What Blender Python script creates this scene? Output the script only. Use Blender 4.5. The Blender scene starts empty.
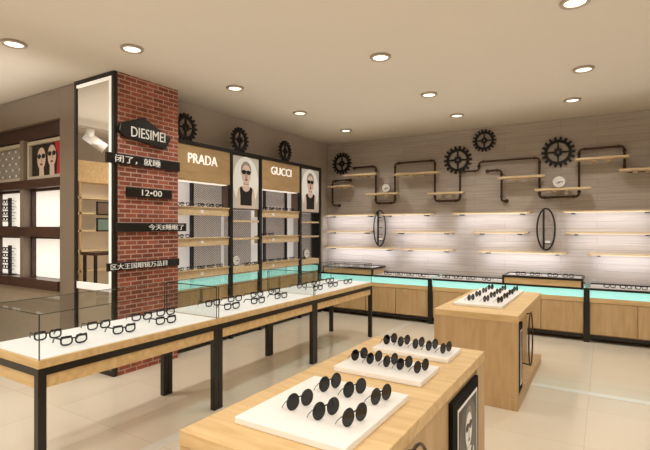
import bpy, bmesh, math, random
from mathutils import Vector, Matrix
random.seed(7)
R = math.radians
scene = bpy.context.scene
COL = scene.collection

# ------------------------------------------------------------------ camera geometry (used to survey the room)
TH = R(31.6); F = 455.0; HZ = 227.0; EYE = 1.6
SN, CS = math.sin(TH), math.cos(TH)
def onZ(z, u, v):                    # a point at height z
    d = (EYE - z) * F / (v - HZ); l = d * (u - 325) / F
    return Vector((-d*SN + l*CS, d*CS + l*SN, z))
def onX(X, u, v=HZ):                 # a point on a plane parallel to the left wall
    r = (u - 325) / F; d = X / (-SN + r*CS)
    return Vector((X, d*(CS + r*SN), EYE - (v - HZ)*d/F))
def onY(Y, u, v=HZ):                 # a point on a plane parallel to the back wall
    r = (u - 325) / F; d = Y / (CS + r*SN)
    return Vector((d*(-SN + r*CS), Y, EYE - (v - HZ)*d/F))

# ------------------------------------------------------------------ materials
def lin(h):
    h = h.lstrip('#'); out = []
    for i in (0, 2, 4):
        c = int(h[i:i+2], 16) / 255
        out.append(c/12.92 if c <= .04045 else ((c + .055)/1.055)**2.4)
    return (*out, 1)
def new_mat(name):
    m = bpy.data.materials.new(name); m.use_nodes = True
    return m, m.node_tree.nodes, m.node_tree.links
def mat(name, h, rough=.5, metal=0, emit=0, ecol=None, spec=.5):
    m, N, L = new_mat(name); b = N['Principled BSDF']
    b.inputs['Base Color'].default_value = lin(h)
    b.inputs['Roughness'].default_value = rough
    b.inputs['Metallic'].default_value = metal
    b.inputs['Specular IOR Level'].default_value = spec
    if emit:
        b.inputs['Emission Color'].default_value = lin(ecol or h)
        b.inputs['Emission Strength'].default_value = emit
    return m
def wood(name, h1, h2, rough=.45, scale=(2, 14, 14)):
    m, N, L = new_mat(name); b = N['Principled BSDF']
    tc = N.new('ShaderNodeTexCoord'); mp = N.new('ShaderNodeMapping')
    mp.inputs['Scale'].default_value = scale
    nz = N.new('ShaderNodeTexNoise'); nz.inputs['Scale'].default_value = 1.6
    nz.inputs['Detail'].default_value = 6; nz.inputs['Distortion'].default_value = .6
    rp = N.new('ShaderNodeValToRGB')
    rp.color_ramp.elements[0].position = .3; rp.color_ramp.elements[0].color = lin(h2)
    rp.color_ramp.elements[1].position = .68; rp.color_ramp.elements[1].color = lin(h1)
    L.new(tc.outputs['Object'], mp.inputs['Vector']); L.new(mp.outputs[0], nz.inputs['Vector'])
    L.new(nz.outputs['Fac'], rp.inputs[0]); L.new(rp.outputs[0], b.inputs['Base Color'])
    b.inputs['Roughness'].default_value = rough
    return m
def glass(name, tint, gloss=.12, rough=.02):
    m, N, L = new_mat(name)
    N.remove(N['Principled BSDF']); out = N['Material Output']
    t = N.new('ShaderNodeBsdfTransparent'); t.inputs[0].default_value = lin(tint)
    g = N.new('ShaderNodeBsdfGlossy'); g.inputs['Roughness'].default_value = rough
    fr = N.new('ShaderNodeFresnel'); fr.inputs[0].default_value = 1.45
    mx = N.new('ShaderNodeMixShader')
    ml = N.new('ShaderNodeMath'); ml.operation = 'MULTIPLY'; ml.inputs[1].default_value = gloss*8
    ge = N.new('ShaderNodeNewGeometry'); iv = N.new('ShaderNodeMath'); iv.operation = 'SUBTRACT'; iv.inputs[0].default_value = 1
    m2 = N.new('ShaderNodeMath'); m2.operation = 'MULTIPLY'; L.new(ge.outputs['Backfacing'], iv.inputs[1])
    L.new(fr.outputs[0], ml.inputs[0]); L.new(ml.outputs[0], m2.inputs[0]); L.new(iv.outputs[0], m2.inputs[1]); L.new(m2.outputs[0], mx.inputs[0])
    L.new(t.outputs[0], mx.inputs[1]); L.new(g.outputs[0], mx.inputs[2]); L.new(mx.outputs[0], out.inputs[0])
    return m
def brick_mat():
    m, N, L = new_mat('red_brick'); b = N['Principled BSDF']
    tc = N.new('ShaderNodeTexCoord'); sp = N.new('ShaderNodeSeparateXYZ'); cb = N.new('ShaderNodeCombineXYZ')
    ad = N.new('ShaderNodeMath'); ad.operation = 'ADD'
    L.new(tc.outputs['Object'], sp.inputs[0])
    L.new(sp.outputs['X'], ad.inputs[0]); L.new(sp.outputs['Y'], ad.inputs[1])
    L.new(ad.outputs[0], cb.inputs['X']); L.new(sp.outputs['Z'], cb.inputs['Y'])
    br = N.new('ShaderNodeTexBrick')
    br.inputs['Color1'].default_value = lin('#a2573f'); br.inputs['Color2'].default_value = lin('#6f3a2b')
    br.inputs['Mortar'].default_value = lin('#bb9d8c'); br.inputs['Scale'].default_value = 1
    br.inputs['Brick Width'].default_value = .145; br.inputs['Row Height'].default_value = .050
    br.inputs['Mortar Size'].default_value = .0065; br.inputs['Mortar Smooth'].default_value = .2
    br.inputs['Bias'].default_value = -.1
    L.new(cb.outputs[0], br.inputs['Vector'])
    nz = N.new('ShaderNodeTexNoise'); nz.inputs['Scale'].default_value = 7
    mx = N.new('ShaderNodeMix'); mx.data_type = 'RGBA'; mx.blend_type = 'OVERLAY'
    mx.inputs[0].default_value = .35
    L.new(br.outputs['Color'], mx.inputs[6]); L.new(nz.outputs['Fac'], mx.inputs[7])
    L.new(mx.outputs[2], b.inputs['Base Color']); b.inputs['Roughness'].default_value = .85
    bp = N.new('ShaderNodeBump'); bp.inputs['Strength'].default_value = .5; bp.inputs['Distance'].default_value = .01
    inv = N.new('ShaderNodeMath'); inv.operation = 'SUBTRACT'; inv.inputs[0].default_value = 1
    L.new(br.outputs['Fac'], inv.inputs[1]); L.new(inv.outputs[0], bp.inputs['Height']); L.new(bp.outputs[0], b.inputs['Normal'])
    return m
def floor_mat():
    m, N, L = new_mat('polished_floor_tile'); b = N['Principled BSDF']
    tc = N.new('ShaderNodeTexCoord')
    mp = N.new('ShaderNodeMapping'); mp.inputs['Location'].default_value = (.13, .2, 0)
    br = N.new('ShaderNodeTexBrick'); br.offset = 0
    br.inputs['Color1'].default_value = lin('#dcd1bd'); br.inputs['Color2'].default_value = lin('#d6cab5')
    br.inputs['Mortar'].default_value = lin('#c8bca6'); br.inputs['Scale'].default_value = 1
    br.inputs['Brick Width'].default_value = .8; br.inputs['Row Height'].default_value = .8
    br.inputs['Mortar Size'].default_value = .003
    nz = N.new('ShaderNodeTexNoise'); nz.inputs['Scale'].default_value = 2.2; nz.inputs['Detail'].default_value = 5
    mx = N.new('ShaderNodeMix'); mx.data_type = 'RGBA'; mx.blend_type = 'SOFT_LIGHT'; mx.inputs[0].default_value = .35
    L.new(tc.outputs['Object'], mp.inputs[0]); L.new(mp.outputs[0], br.inputs['Vector'])
    L.new(br.outputs['Color'], mx.inputs[6]); L.new(nz.outputs['Fac'], mx.inputs[7]); L.new(mx.outputs[2], b.inputs['Base Color'])
    b.inputs['Roughness'].default_value = .16
    return m
def plank_wall(name, h1, h2, h3):
    m, N, L = new_mat(name); b = N['Principled BSDF']
    tc = N.new('ShaderNodeTexCoord'); sp = N.new('ShaderNodeSeparateXYZ'); cb = N.new('ShaderNodeCombineXYZ')
    ad = N.new('ShaderNodeMath'); ad.operation = 'ADD'
    L.new(tc.outputs['Object'], sp.inputs[0]); L.new(sp.outputs['X'], ad.inputs[0]); L.new(sp.outputs['Y'], ad.inputs[1])
    L.new(ad.outputs[0], cb.inputs['X']); L.new(sp.outputs['Z'], cb.inputs['Y'])
    br = N.new('ShaderNodeTexBrick'); br.offset = .37
    br.inputs['Color1'].default_value = lin(h1); br.inputs['Color2'].default_value = lin(h2); br.inputs['Mortar'].default_value = lin(h3)
    br.inputs['Scale'].default_value = 1; br.inputs['Brick Width'].default_value = 1.3; br.inputs['Row Height'].default_value = .105
    br.inputs['Mortar Size'].default_value = .003
    mp = N.new('ShaderNodeMapping'); mp.inputs['Scale'].default_value = (1.2, 26, 1)
    nz = N.new('ShaderNodeTexNoise'); nz.inputs['Scale'].default_value = 1.5; nz.inputs['Detail'].default_value = 4
    mx = N.new('ShaderNodeMix'); mx.data_type = 'RGBA'; mx.blend_type = 'SOFT_LIGHT'; mx.inputs[0].default_value = .5
    L.new(cb.outputs[0], br.inputs['Vector']); L.new(cb.outputs[0], mp.inputs[0]); L.new(mp.outputs[0], nz.inputs['Vector'])
    L.new(br.outputs['Color'], mx.inputs[6]); L.new(nz.outputs['Fac'], mx.inputs[7]); L.new(mx.outputs[2], b.inputs['Base Color'])
    b.inputs['Roughness'].default_value = .6
    return m
def lattice_mat():                    # fine expanded-metal mesh sheet: wires and holes
    m, N, L = new_mat('metal_mesh'); N.remove(N['Principled BSDF']); out = N['Material Output']
    tc = N.new('ShaderNodeTexCoord'); sp = N.new('ShaderNodeSeparateXYZ'); L.new(tc.outputs['Object'], sp.inputs[0])
    def wave(sign):
        a = N.new('ShaderNodeMath'); a.operation = 'MULTIPLY_ADD'; a.inputs[1].default_value = sign*.6
        L.new(sp.outputs['Y'], a.inputs[0]); L.new(sp.outputs['Z'], a.inputs[2])
        s = N.new('ShaderNodeMath'); s.operation = 'MULTIPLY'; s.inputs[1].default_value = 38; L.new(a.outputs[0], s.inputs[0])
        f = N.new('ShaderNodeMath'); f.operation = 'FRACT'; L.new(s.outputs[0], f.inputs[0])
        g = N.new('ShaderNodeMath'); g.operation = 'LESS_THAN'; g.inputs[1].default_value = .3; L.new(f.outputs[0], g.inputs[0])
        return g
    mxm = N.new('ShaderNodeMath'); mxm.operation = 'MAXIMUM'
    L.new(wave(1).outputs[0], mxm.inputs[0]); L.new(wave(-1).outputs[0], mxm.inputs[1])
    t = N.new('ShaderNodeBsdfTransparent'); d = N.new('ShaderNodeBsdfDiffuse'); d.inputs[0].default_value = lin('#a3968a')
    mx = N.new('ShaderNodeMixShader'); L.new(mxm.outputs[0], mx.inputs[0]); L.new(t.outputs[0], mx.inputs[1]); L.new(d.outputs[0], mx.inputs[2])
    L.new(mx.outputs[0], out.inputs[0])
    return m

M = dict(
    oak=wood('light_oak', '#dfc08c', '#cba872'), oak_side=wood('oak_panel', '#c9a97e', '#b89768', scale=(12, 12, 1.6)),
    oak_pale=wood('pale_oak_shelf', '#dfc8a0', '#cfb488'), sign_wood=wood('sign_wood', '#b3956a', '#a5875b', .5, (10, 2, 10)),
    darkwood=wood('dark_wood', '#4a3026', '#33201a', .3), taupe=mat('taupe_gloss', '#857769', .3), brick=brick_mat(), floor=floor_mat(),
    ceiling=mat('ceiling_paint', '#cec4b4', .9), wall_back=plank_wall('plank_wall', '#b4a99e', '#aca196', '#988d82'),
    wall=mat('wall_paint', '#b0a497', .85), black=mat('black_metal', '#17130f', .35), iron=mat('cast_iron', '#17120e', .5, .2),
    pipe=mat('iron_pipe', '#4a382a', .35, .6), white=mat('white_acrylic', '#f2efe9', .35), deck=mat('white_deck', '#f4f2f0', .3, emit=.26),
    cyan=mat('cyan_light', '#a8ded8', .85, emit=.62, ecol='#9df0e6'), glow=mat('lightbox', '#f6f2ea', .5, emit=.62, ecol='#fff6ea'),
    led=mat('led_strip', '#ffffff', .5, emit=.8, ecol='#fff1e0'), warm=mat('lamp_lens', '#fff6e6', .4, emit=2, ecol='#fff0d8'),
    chrome=mat('brushed_steel', '#b9b4ac', .25, .9), blacklens=mat('dark_lens', '#0b0b0d', .12), blackplastic=mat('black_plastic', '#0d0d0f', .22),
    clear=glass('clear_lens', '#f8f9f9', .02), pane=glass('case_glass', '#f9faf9', .055), edge=mat('glass_edge', '#24332e', .2),
    mirror=mat('mirror_glass', '#f4f2ee', .01, 1), trimring=mat('downlight_ring', '#a89a88', .35, .3), stripe=mat('pale_inlay', '#ddd9cf', .12),
    mesh=lattice_mat(), letter=mat('white_letter', '#fffaf0', .4, emit=.55), letter2=mat('painted_letter', '#e9e6de', .5, emit=.12),
    skin=mat('print_skin', '#d9c3b2', .5), skin2=mat('print_skin_shade', '#b08f7c', .5), pbg=mat('print_grey', '#e2e0d8', .4, emit=.12),
    pbg2=mat('print_grey_edge', '#c8c7bd', .4), ink=mat('print_ink', '#191717', .4), hair=mat('print_hair', '#8f8b82', .5), red=mat('print_red', '#b3202b', .4, emit=.1),
    lip=mat('print_lip', '#8d3b3b', .5), brownpaper=mat('print_shade', '#6d5648', .5), beigeback=mat('backing_beige', '#dccbb0', .6, emit=.16), base_tan=mat('base_tan', '#a99a88', .45), matte=mat('matte_black', '#0b0a09', .75, spec=.15), dim=mat('print_charcoal', '#57544f', .4), grey=mat('print_pattern_grey', '#9a968e', .5),
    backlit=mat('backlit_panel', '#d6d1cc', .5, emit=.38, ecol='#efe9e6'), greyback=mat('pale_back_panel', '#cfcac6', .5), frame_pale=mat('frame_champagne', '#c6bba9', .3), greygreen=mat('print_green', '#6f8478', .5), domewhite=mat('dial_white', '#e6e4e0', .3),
)

# ------------------------------------------------------------------ builders
def tag(o, label=None, cat=None, group=None, kind=None):
    if label: o['label'] = label
    if cat: o['category'] = cat
    if group: o['group'] = group
    if kind: o['kind'] = kind
    return o
def thing(name, label, cat, loc=(0, 0, 0), group=None):
    o = bpy.data.objects.new(name, None); COL.objects.link(o); o.location = loc
    o.empty_display_size = .1
    return tag(o, label, cat, group)
class MB:
    def __init__(s): s.bm = bmesh.new()
    def quad(s, p, mi=0):
        f = s.bm.faces.new([s.bm.verts.new(q) for q in p]); f.material_index = mi; return f
    def box(s, x0, y0, z0, x1, y1, z1, mi=0):
        x0, x1 = sorted((x0, x1)); y0, y1 = sorted((y0, y1)); z0, z1 = sorted((z0, z1))
        v = [s.bm.verts.new(p) for p in ((x0,y0,z0),(x1,y0,z0),(x1,y1,z0),(x0,y1,z0),(x0,y0,z1),(x1,y0,z1),(x1,y1,z1),(x0,y1,z1))]
        for i in ((0,3,2,1),(4,5,6,7),(0,1,5,4),(1,2,6,5),(2,3,7,6),(3,0,4,7)):
            s.bm.faces.new([v[k] for k in i]).material_index = mi
        return s
    def prism(s, pts, off, mi=0):       # polygon (3d points) extruded by vector off
        off = Vector(off); a = [s.bm.verts.new(p) for p in pts]; b = [s.bm.verts.new(Vector(p) + off) for p in pts]
        n = len(pts)
        s.bm.faces.new(a[::-1]).material_index = mi; s.bm.faces.new(b).material_index = mi
        for i in range(n): s.bm.faces.new((a[i], a[(i+1) % n], b[(i+1) % n], b[i])).material_index = mi
        return s
    def tube(s, pts, r, seg=10, closed=False, mi=0, flat=1.0):
        pts = [Vector(p) for p in pts]; n = len(pts); rings = []; prev = None
        for i, p in enumerate(pts):
            if closed: t = (pts[(i+1) % n] - pts[i-1]).normalized()
            else: t = ((pts[i+1] if i < n-1 else p) - (pts[i-1] if i else p)).normalized()
            if prev is None:
                up = Vector((0, 0, 1)) if abs(t.z) < .9 else Vector((1, 0, 0)); a = t.cross(up).normalized()
            else: a = (prev - t*prev.dot(t)).normalized()
            prev = a; b = t.cross(a)
            rings.append([s.bm.verts.new(p + (a*math.cos(2*math.pi*k/seg)*flat + b*math.sin(2*math.pi*k/seg))*r) for k in range(seg)])
        m = n if closed else n-1
        for i in range(m):
            A, B = rings[i], rings[(i+1) % n]
            for k in range(seg):
                f = s.bm.faces.new((A[k], A[(k+1) % seg], B[(k+1) % seg], B[k])); f.material_index = mi; f.smooth = True
        if not closed:
            s.bm.faces.new(rings[0][::-1]).material_index = mi; s.bm.faces.new(rings[-1]).material_index = mi
        return s
    def build(s, name, mats, parent=None, bevel=0, local=False):
        if parent is not None and not local:
            L = Vector(parent.location); p = parent.parent
            while p is not None: L += Vector(p.location); p = p.parent
            bmesh.ops.translate(s.bm, verts=s.bm.verts, vec=-L)
        bmesh.ops.recalc_face_normals(s.bm, faces=s.bm.faces)
        me = bpy.data.meshes.new(name); s.bm.to_mesh(me); s.bm.free()
        for m in (mats if isinstance(mats, (list, tuple)) else [mats]): me.materials.append(M[m] if isinstance(m, str) else m)
        o = bpy.data.objects.new(name, me); COL.objects.link(o); o.parent = parent
        if bevel:
            b = o.modifiers.new('bevel', 'BEVEL'); b.width = bevel; b.segments = 2; b.limit_method = 'ANGLE'
        return o
def bx(name, m, parent, *c, bevel=0, label=None):
    o = MB().box(*c).build(name, m, parent, bevel)
    if label: o['label'] = label
    return o
def copy_tree(o, parent=None):
    c = o.copy(); COL.objects.link(c); c.parent = parent
    for ch in list(o.children): copy_tree(ch, c)
    return c
def remove_tree(o):
    for ch in list(o.children): remove_tree(ch)
    bpy.data.objects.remove(o)
def arc2(cx, cy, rx, ry, n=24, a0=0, a1=2*math.pi):
    full = abs(a1 - a0 - 2*math.pi) < 1e-6; m = n if full else n-1
    return [(cx + rx*math.cos(a0 + (a1-a0)*i/m), cy + ry*math.sin(a0 + (a1-a0)*i/m)) for i in range(n)]
def text_mesh(name, body, parent, m, origin, ux, width, height, depth=.006, shear=0):
    # letters lying on the plane through origin spanned by ux and z; origin = lower-left corner
    cu = bpy.data.curves.new(name, 'FONT'); cu.body = body; cu.size = 1; cu.offset = -.008 if body in ('PRADA', 'GUCCI') else 0; cu.extrude = .02; cu.resolution_u = 3
    t = bpy.data.objects.new('tmp', cu); COL.objects.link(t); bpy.context.view_layer.update()
    me = bpy.data.meshes.new_from_object(t.evaluated_get(bpy.context.evaluated_depsgraph_get()))
    bpy.data.objects.remove(t); bpy.data.curves.remove(cu)
    xs = [v.co.x for v in me.vertices]; ys = [v.co.y for v in me.vertices]
    if not xs: return None
    x0, x1, y0, y1 = min(xs), max(xs), min(ys), max(ys)
    ux = Vector(ux).normalized(); n = ux.cross(Vector((0, 0, 1)))
    L = Vector(parent.location); p = parent.parent
    while p is not None: L += Vector(p.location); p = p.parent
    for v in me.vertices:
        a = (v.co.x-x0)/(x1-x0)*width; b = (v.co.y-y0)/(y1-y0)*height
        c = depth if v.co.z > 0 else 0
        v.co = Vector(origin) + ux*a + Vector((0, 0, 1))*b + n*c - L
    me.materials.clear(); me.materials.append(M[m]); me.name = name
    o = bpy.data.objects.new(name, me); COL.objects.link(o); o.parent = parent
    return o

# ------------------------------------------------------------------ room shell
CZ = 3.27
XW, YB = -4.80, 7.90
def struct(name, m, *c):
    return tag(MB().box(*c).build(name, m), kind='structure')
struct('floor', 'floor', -8.2, -3.6, -.1, 4.6, 8.0, 0)
struct('ceiling', 'ceiling', -8.2, -3.6, CZ, 4.6, 8.0, CZ+.1)
struct('wall_back', 'wall_back', XW-.1, YB, 0, 4.6, YB+.1, CZ)
struct('wall_left', 'wall', XW-.1, 3.80, 0, XW, YB, CZ)
struct('wall_partition', 'wall', -8.1, 3.46, 0, -5.2, 3.56, CZ)
struct('wall_far_left', 'wall', -8.1, -3.5, 0, -8.0, 3.46, CZ)
struct('wall_right', 'wall', 4.5, -3.5, 0, 4.6, YB, CZ)
struct('wall_front', 'wall', -8.1, -3.6, 0, 4.6, -3.5, CZ)
tag(MB().box(-2.84, -3.5, .0, -2.74, 7.2, .0025).build('trim_1', 'stripe'), kind='structure')
tag(MB().box(-2.74, 5.0, .0, 4.5, 5.10, .0025).build('trim_2', 'stripe'), kind='structure')

# ------------------------------------------------------------------ brick column with mirror
CX0, CX1, CY0, CY1 = -5.20, -4.45, 2.96, 3.80
col = thing('brick_column', 'square red brick column beside the dark cabinet, mirror on its narrow face', 'column', (CX0/2+CX1/2, CY0/2+CY1/2, 0))
bx('brick_body', 'brick', col, CX0, CY0+.03, 0, CX1, CY1, CZ)
mb = MB()
for c in ((CX0, CY0-.015, 0, CX0+.045, CY0+.03, CZ), (CX1-.045, CY0-.015, 0, CX1, CY0+.03, CZ), (CX0+.045, CY0-.015, CZ-.05, CX1-.045, CY0+.03, CZ), (CX0+.045, CY0-.015, 0, CX1-.045, CY0+.03, .05)):
    mb.box(*c)
mb.build('mirror_frame', 'black', col, .003)['label'] = 'black frame'
bx('mirror', 'mirror', col, CX0+.045, CY0-.004, .98, CX1-.090, CY0+.03, CZ-.08)
mb = MB(); mb.box(CX1-.090, CY0-.014, .98, CX1-.045, CY0+.03, CZ-.05); mb.box(CX0+.045, CY0-.014, CZ-.08, CX1-.090, CY0+.03, CZ-.05)
mb.build('light_strip', mat('strip_white', '#f4efe6', .4, emit=.45), col)
bx('ledge', 'deck', col, CX0+.045, CY0-.012, .90, CX1-.045, CY0+.03, .98, bevel=.004)
bx('lower_panel', 'base_tan', col, CX0+.045, CY0+.01, .05, CX1-.045, CY0+.03, .90)

SX = CX1 + .035
def board(name, label, u0, v0, v1, u1, w0, w1, txt, ta, tb, tz=(.2, .8)):
    a = onX(SX, u0, v0); b = onX(SX, u0, v1); c = onX(SX, u1, w0); d = onX(SX, u1, w1)
    zt, zb = (a.z+c.z)/2, (b.z+d.z)/2
    t = thing(name, label, 'sign', (CX1, (a.y+c.y)/2, zb))
    bx('board', 'black', t, CX1+.001, a.y, zb, SX, c.y, zt, bevel=.004)
    W = c.y-a.y; H = zt-zb
    if txt: 
        t['label'] = label
        text_mesh('lettering', txt, t, 'letter2', (SX+.001, a.y+W*ta, zb+H*tz[0]), (0, 1, 0), W*(tb-ta), H*(tz[1]-tz[0]))
    return t
# house-shaped sign
p = [onX(SX+.02, *q) for q in ((121, 122), (144.5, 117.6), (171, 139), (166, 149.5), (125, 136), (119.8, 130))]
t = thing('logo_sign', 'black gabled name sign with white letters, high on the brick column', 'sign', (CX1, p[1].y, p[4].z))
MB().prism([Vector((CX1+.001, q.y, q.z)) for q in p], (.055, 0, 0)).build('board', 'black', t, .006)
y0 = onX(SX+.02, 131).y; y1 = onX(SX+.02, 165).y; zc = onX(SX+.02, 148, 134.5).z
text_mesh('lettering', 'DIESIMEI', t, 'letter2', (CX1+.057, y0, zc-.058), (0, 1, 0), y1-y0, .112)
board('message_sign', 'topmost narrow black message board on the brick column, under the gabled sign', 106.7, 152.5, 162.6, 180, 161.5, 171, '闭了，就睡', .10, .70, (.12, .86))
board('message_sign', 'short black message board reading a time, second down the brick column', 127.5, 188, 197, 172, 189.5, 199, '12•00', .3, .75, (.2, .84))
board('message_sign', 'long black message board third down the brick column', 116.5, 223, 231.5, 186.5, 223, 231.5, '今天E睡眠了', .42, .95, (.18, .85))
board('message_sign', 'lowest black message board with a full line of characters on the brick column', 108, 264.5, 271.5, 179.5, 257.5, 265.5, '区大王国眼镜万品目', .03, .8, (.15, .88))

# ------------------------------------------------------------------ dark lit cabinet at far left
CF = 2.96
cab = thing('wall_cabinet', 'tall dark wall cabinet with lit white niches left of the brick column', 'cabinet', (-6.6, CF, 0))
bx('back_panel', 'darkwood', cab, -7.95, CF+.46, .0, -5.21, CF+.49, CZ-.01)
PR = -5.53
bx('post', 'taupe', cab, PR, CF, 0, -5.21, CF+.45, CZ-.01)
bx('fascia', 'taupe', cab, -7.95, CF, 2.90, PR, CF+.3, CZ-.01, bevel=.006)
bx('soffit', 'darkwood', cab, -7.95, CF+.06, 2.72, PR, CF+.45, 2.90)
bx('shelf', 'darkwood', cab, -7.95, CF-.01, 2.09, PR, CF+.45, 2.20, bevel=.004)
bx('shelf', 'darkwood', cab, -7.95, CF-.01, 1.48, PR, CF+.45, 1.60, bevel=.004)
bx('shelf', 'darkwood', cab, -7.95, CF-.03, .83, PR, CF+.45, .95, bevel=.004)
bx('base', 'base_tan', cab, -7.95, CF+.05, 0, PR, CF+.45, .83)
for x0 in (-6.50, -7.42):
    bx('divider', 'taupe', cab, x0, CF+.01, .95, x0+.09, CF+.45, 2.72)
for x0, x1 in ((-6.41, PR), (-7.33, -6.50), (-7.95, -7.42)):
    for z0, z1 in ((.95, 1.48), (1.60, 2.09)):
        bx('light_panel', 'glow', cab, x0+.035, CF+.15, z0+.004, x1-.004, CF+.17, z1-.03)
        mb = MB(); mb.box(x0, CF+.10, z0, x0+.035, CF+.26, z1); mb.box(x0+.035, CF+.10, z1-.03, x1, CF+.26, z1)
        mb.build('niche_trim', 'darkwood', cab)
# lit picture frames in the cabinet
def lp(mb, P, pts, k, mi):              # layer of a print: pts in (a,b) on plane P(a,b,k)
    mb.bm.faces.new([mb.bm.verts.new(P(a, b, k)) for a, b in pts]).material_index = mi
def portrait(P, w, h, look):
    """figure with short pale hair and sunglasses; look: bust / bw"""
    mb = MB(); cx = w*.5
    lp(mb, P, [(0, 0), (w, 0), (w, h), (0, h)], 0, 1)
    lp(mb, P, arc2(cx, h*.52, w*.492, h*.49, 28), 1, 0)
    s = w*.18; hy = h*.665
    lp(mb, P, [(cx-s*.5, hy-s*1.0), (cx-s*.6, h*.46), (cx+s*.6, h*.46), (cx+s*.5, hy-s*1.0)], 2, 3)     # neck
    lp(mb, P, [(cx-w*.33, 0.01), (cx-w*.36, h*.2), (cx-w*.3, h*.38), (cx-w*.1, h*.45), (cx+w*.1, h*.45), (cx+w*.3, h*.38), (cx+w*.36, h*.2), (cx+w*.33, 0.01)], 2, 2)
    lp(mb, P, [(cx-w*.22, h*.06), (cx-w*.22, h*.24), (cx-w*.25, h*.4), (cx-w*.17, h*.43), (cx-w*.1, h*.35), (cx, h*.325), (cx+w*.1, h*.35), (cx+w*.17, h*.43), (cx+w*.25, h*.4), (cx+w*.22, h*.24), (cx+w*.22, h*.06)], 3, 4)
    lp(mb, P, arc2(cx, hy+s*.55, s*1.12, s*1.35, 22), 3, 5)          # hair
    lp(mb, P, arc2(cx, hy, s, s*1.38, 22), 4, 2)                      # face
    lp(mb, P, arc2(cx, hy-s*.35, s*.25, s*.45, 12), 5, 3)
    lp(mb, P, arc2(cx-s*.48, hy+s*.3, s*.46, s*.34, 14), 5, 4)
    lp(mb, P, arc2(cx+s*.48, hy+s*.3, s*.46, s*.34, 14), 5, 4)
    lp(mb, P, [(cx-s*.95, hy+s*.35), (cx+s*.95, hy+s*.35), (cx+s*.95, hy+s*.5), (cx-s*.95, hy+s*.5)], 6, 4)
    lp(mb, P, arc2(cx, hy-s*.78, s*.3, s*.13, 12), 6, 6)
    return mb
def face(mb, P, cx, cy, s, tone, hairc, glass_i, lip):
    lp(mb, P, [(cx-s*.5, cy-s*.8), (cx-s*.55, .003), (cx+s*.6, .003), (cx+s*.5, cy-s*.8)], 1, tone)
    lp(mb, P, arc2(cx, cy+s*.45, s*1.1, s*1.35, 20), 1.5, hairc)
    lp(mb, P, arc2(cx, cy, s, s*1.4, 22), 2, tone)
    for q in (-.5, .5): lp(mb, P, arc2(cx+q*s, cy+s*.3, s*.44, s*.32, 12), 3, glass_i)
    lp(mb, P, arc2(cx+.1*s, cy-s*.2, s*.12, s*.3, 8), 3, 5)
    lp(mb, P, arc2(cx, cy-s*.72, s*.34, s*.14, 10), 3, lip)
def frame_xz(name, label, x0, x1, z0, z1, Y, fm, fw, cat='picture'):
    t = thing(name, label, cat, ((x0+x1)/2, Y, z0))
    mb = MB()
    for c in ((x0, z0, x1, z0+fw), (x0, z1-fw, x1, z1), (x0, z0+fw, x0+fw, z1-fw), (x1-fw, z0+fw, x1, z1-fw)):
        mb.box(c[0], Y, c[1], c[2], Y+.06, c[3])
    mb.build('frame', fm, t, .004)
    return t
FY = CF + .05
t = frame_xz('lightbox_picture', 'pale framed picture of two faces in sunglasses, lit inside the dark cabinet', -6.40, PR-.004, 2.203, 2.70, FY, 'frame_pale', .045)
w, h = .87-.09-.004, .497-.09
P = lambda a, b, k: Vector((-6.355+a, FY+.04-k*.0012, 2.248+b))
mb = MB(); lp(mb, P, [(0, 0), (w, 0), (w, h), (0, h)], 0, 0)
lp(mb, P, [(w*.76, 0), (w, 0), (w, h), (w*.70, h), (w*.80, h*.6)], 2.6, 1)
face(mb, P, w*.30, h*.55, h*.25, 2, 4, 4, 3); face(mb, P, w*.62, h*.60, h*.24, 2, 4, 4, 3)
mb.build('print', ['ink', 'red', 'skin', 'lip', 'ink', 'skin2'], t)
t = frame_xz('lightbox_picture', 'pale framed grey patterned picture at the left edge inside the dark cabinet', -7.41, -6.505, 2.203, 2.70, FY, 'frame_pale', .045)
P = lambda a, b, k: Vector((-7.365+a, FY+.04-k*.0012, 2.248+b))
w = .815; mb = MB(); lp(mb, P, [(0, 0), (w, 0), (w, h), (0, h)], 0, 0)
for i in range(9):
    for j in range(5):
        lp(mb, P, arc2(w*(i+.5)/9 + random.uniform(-.01, .01), h*(j+.5)/5, .022, .016, 7), 1, 1 + (i*3+j) % 2)
mb.build('print', ['grey', 'pbg', 'taupe'], t)

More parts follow.
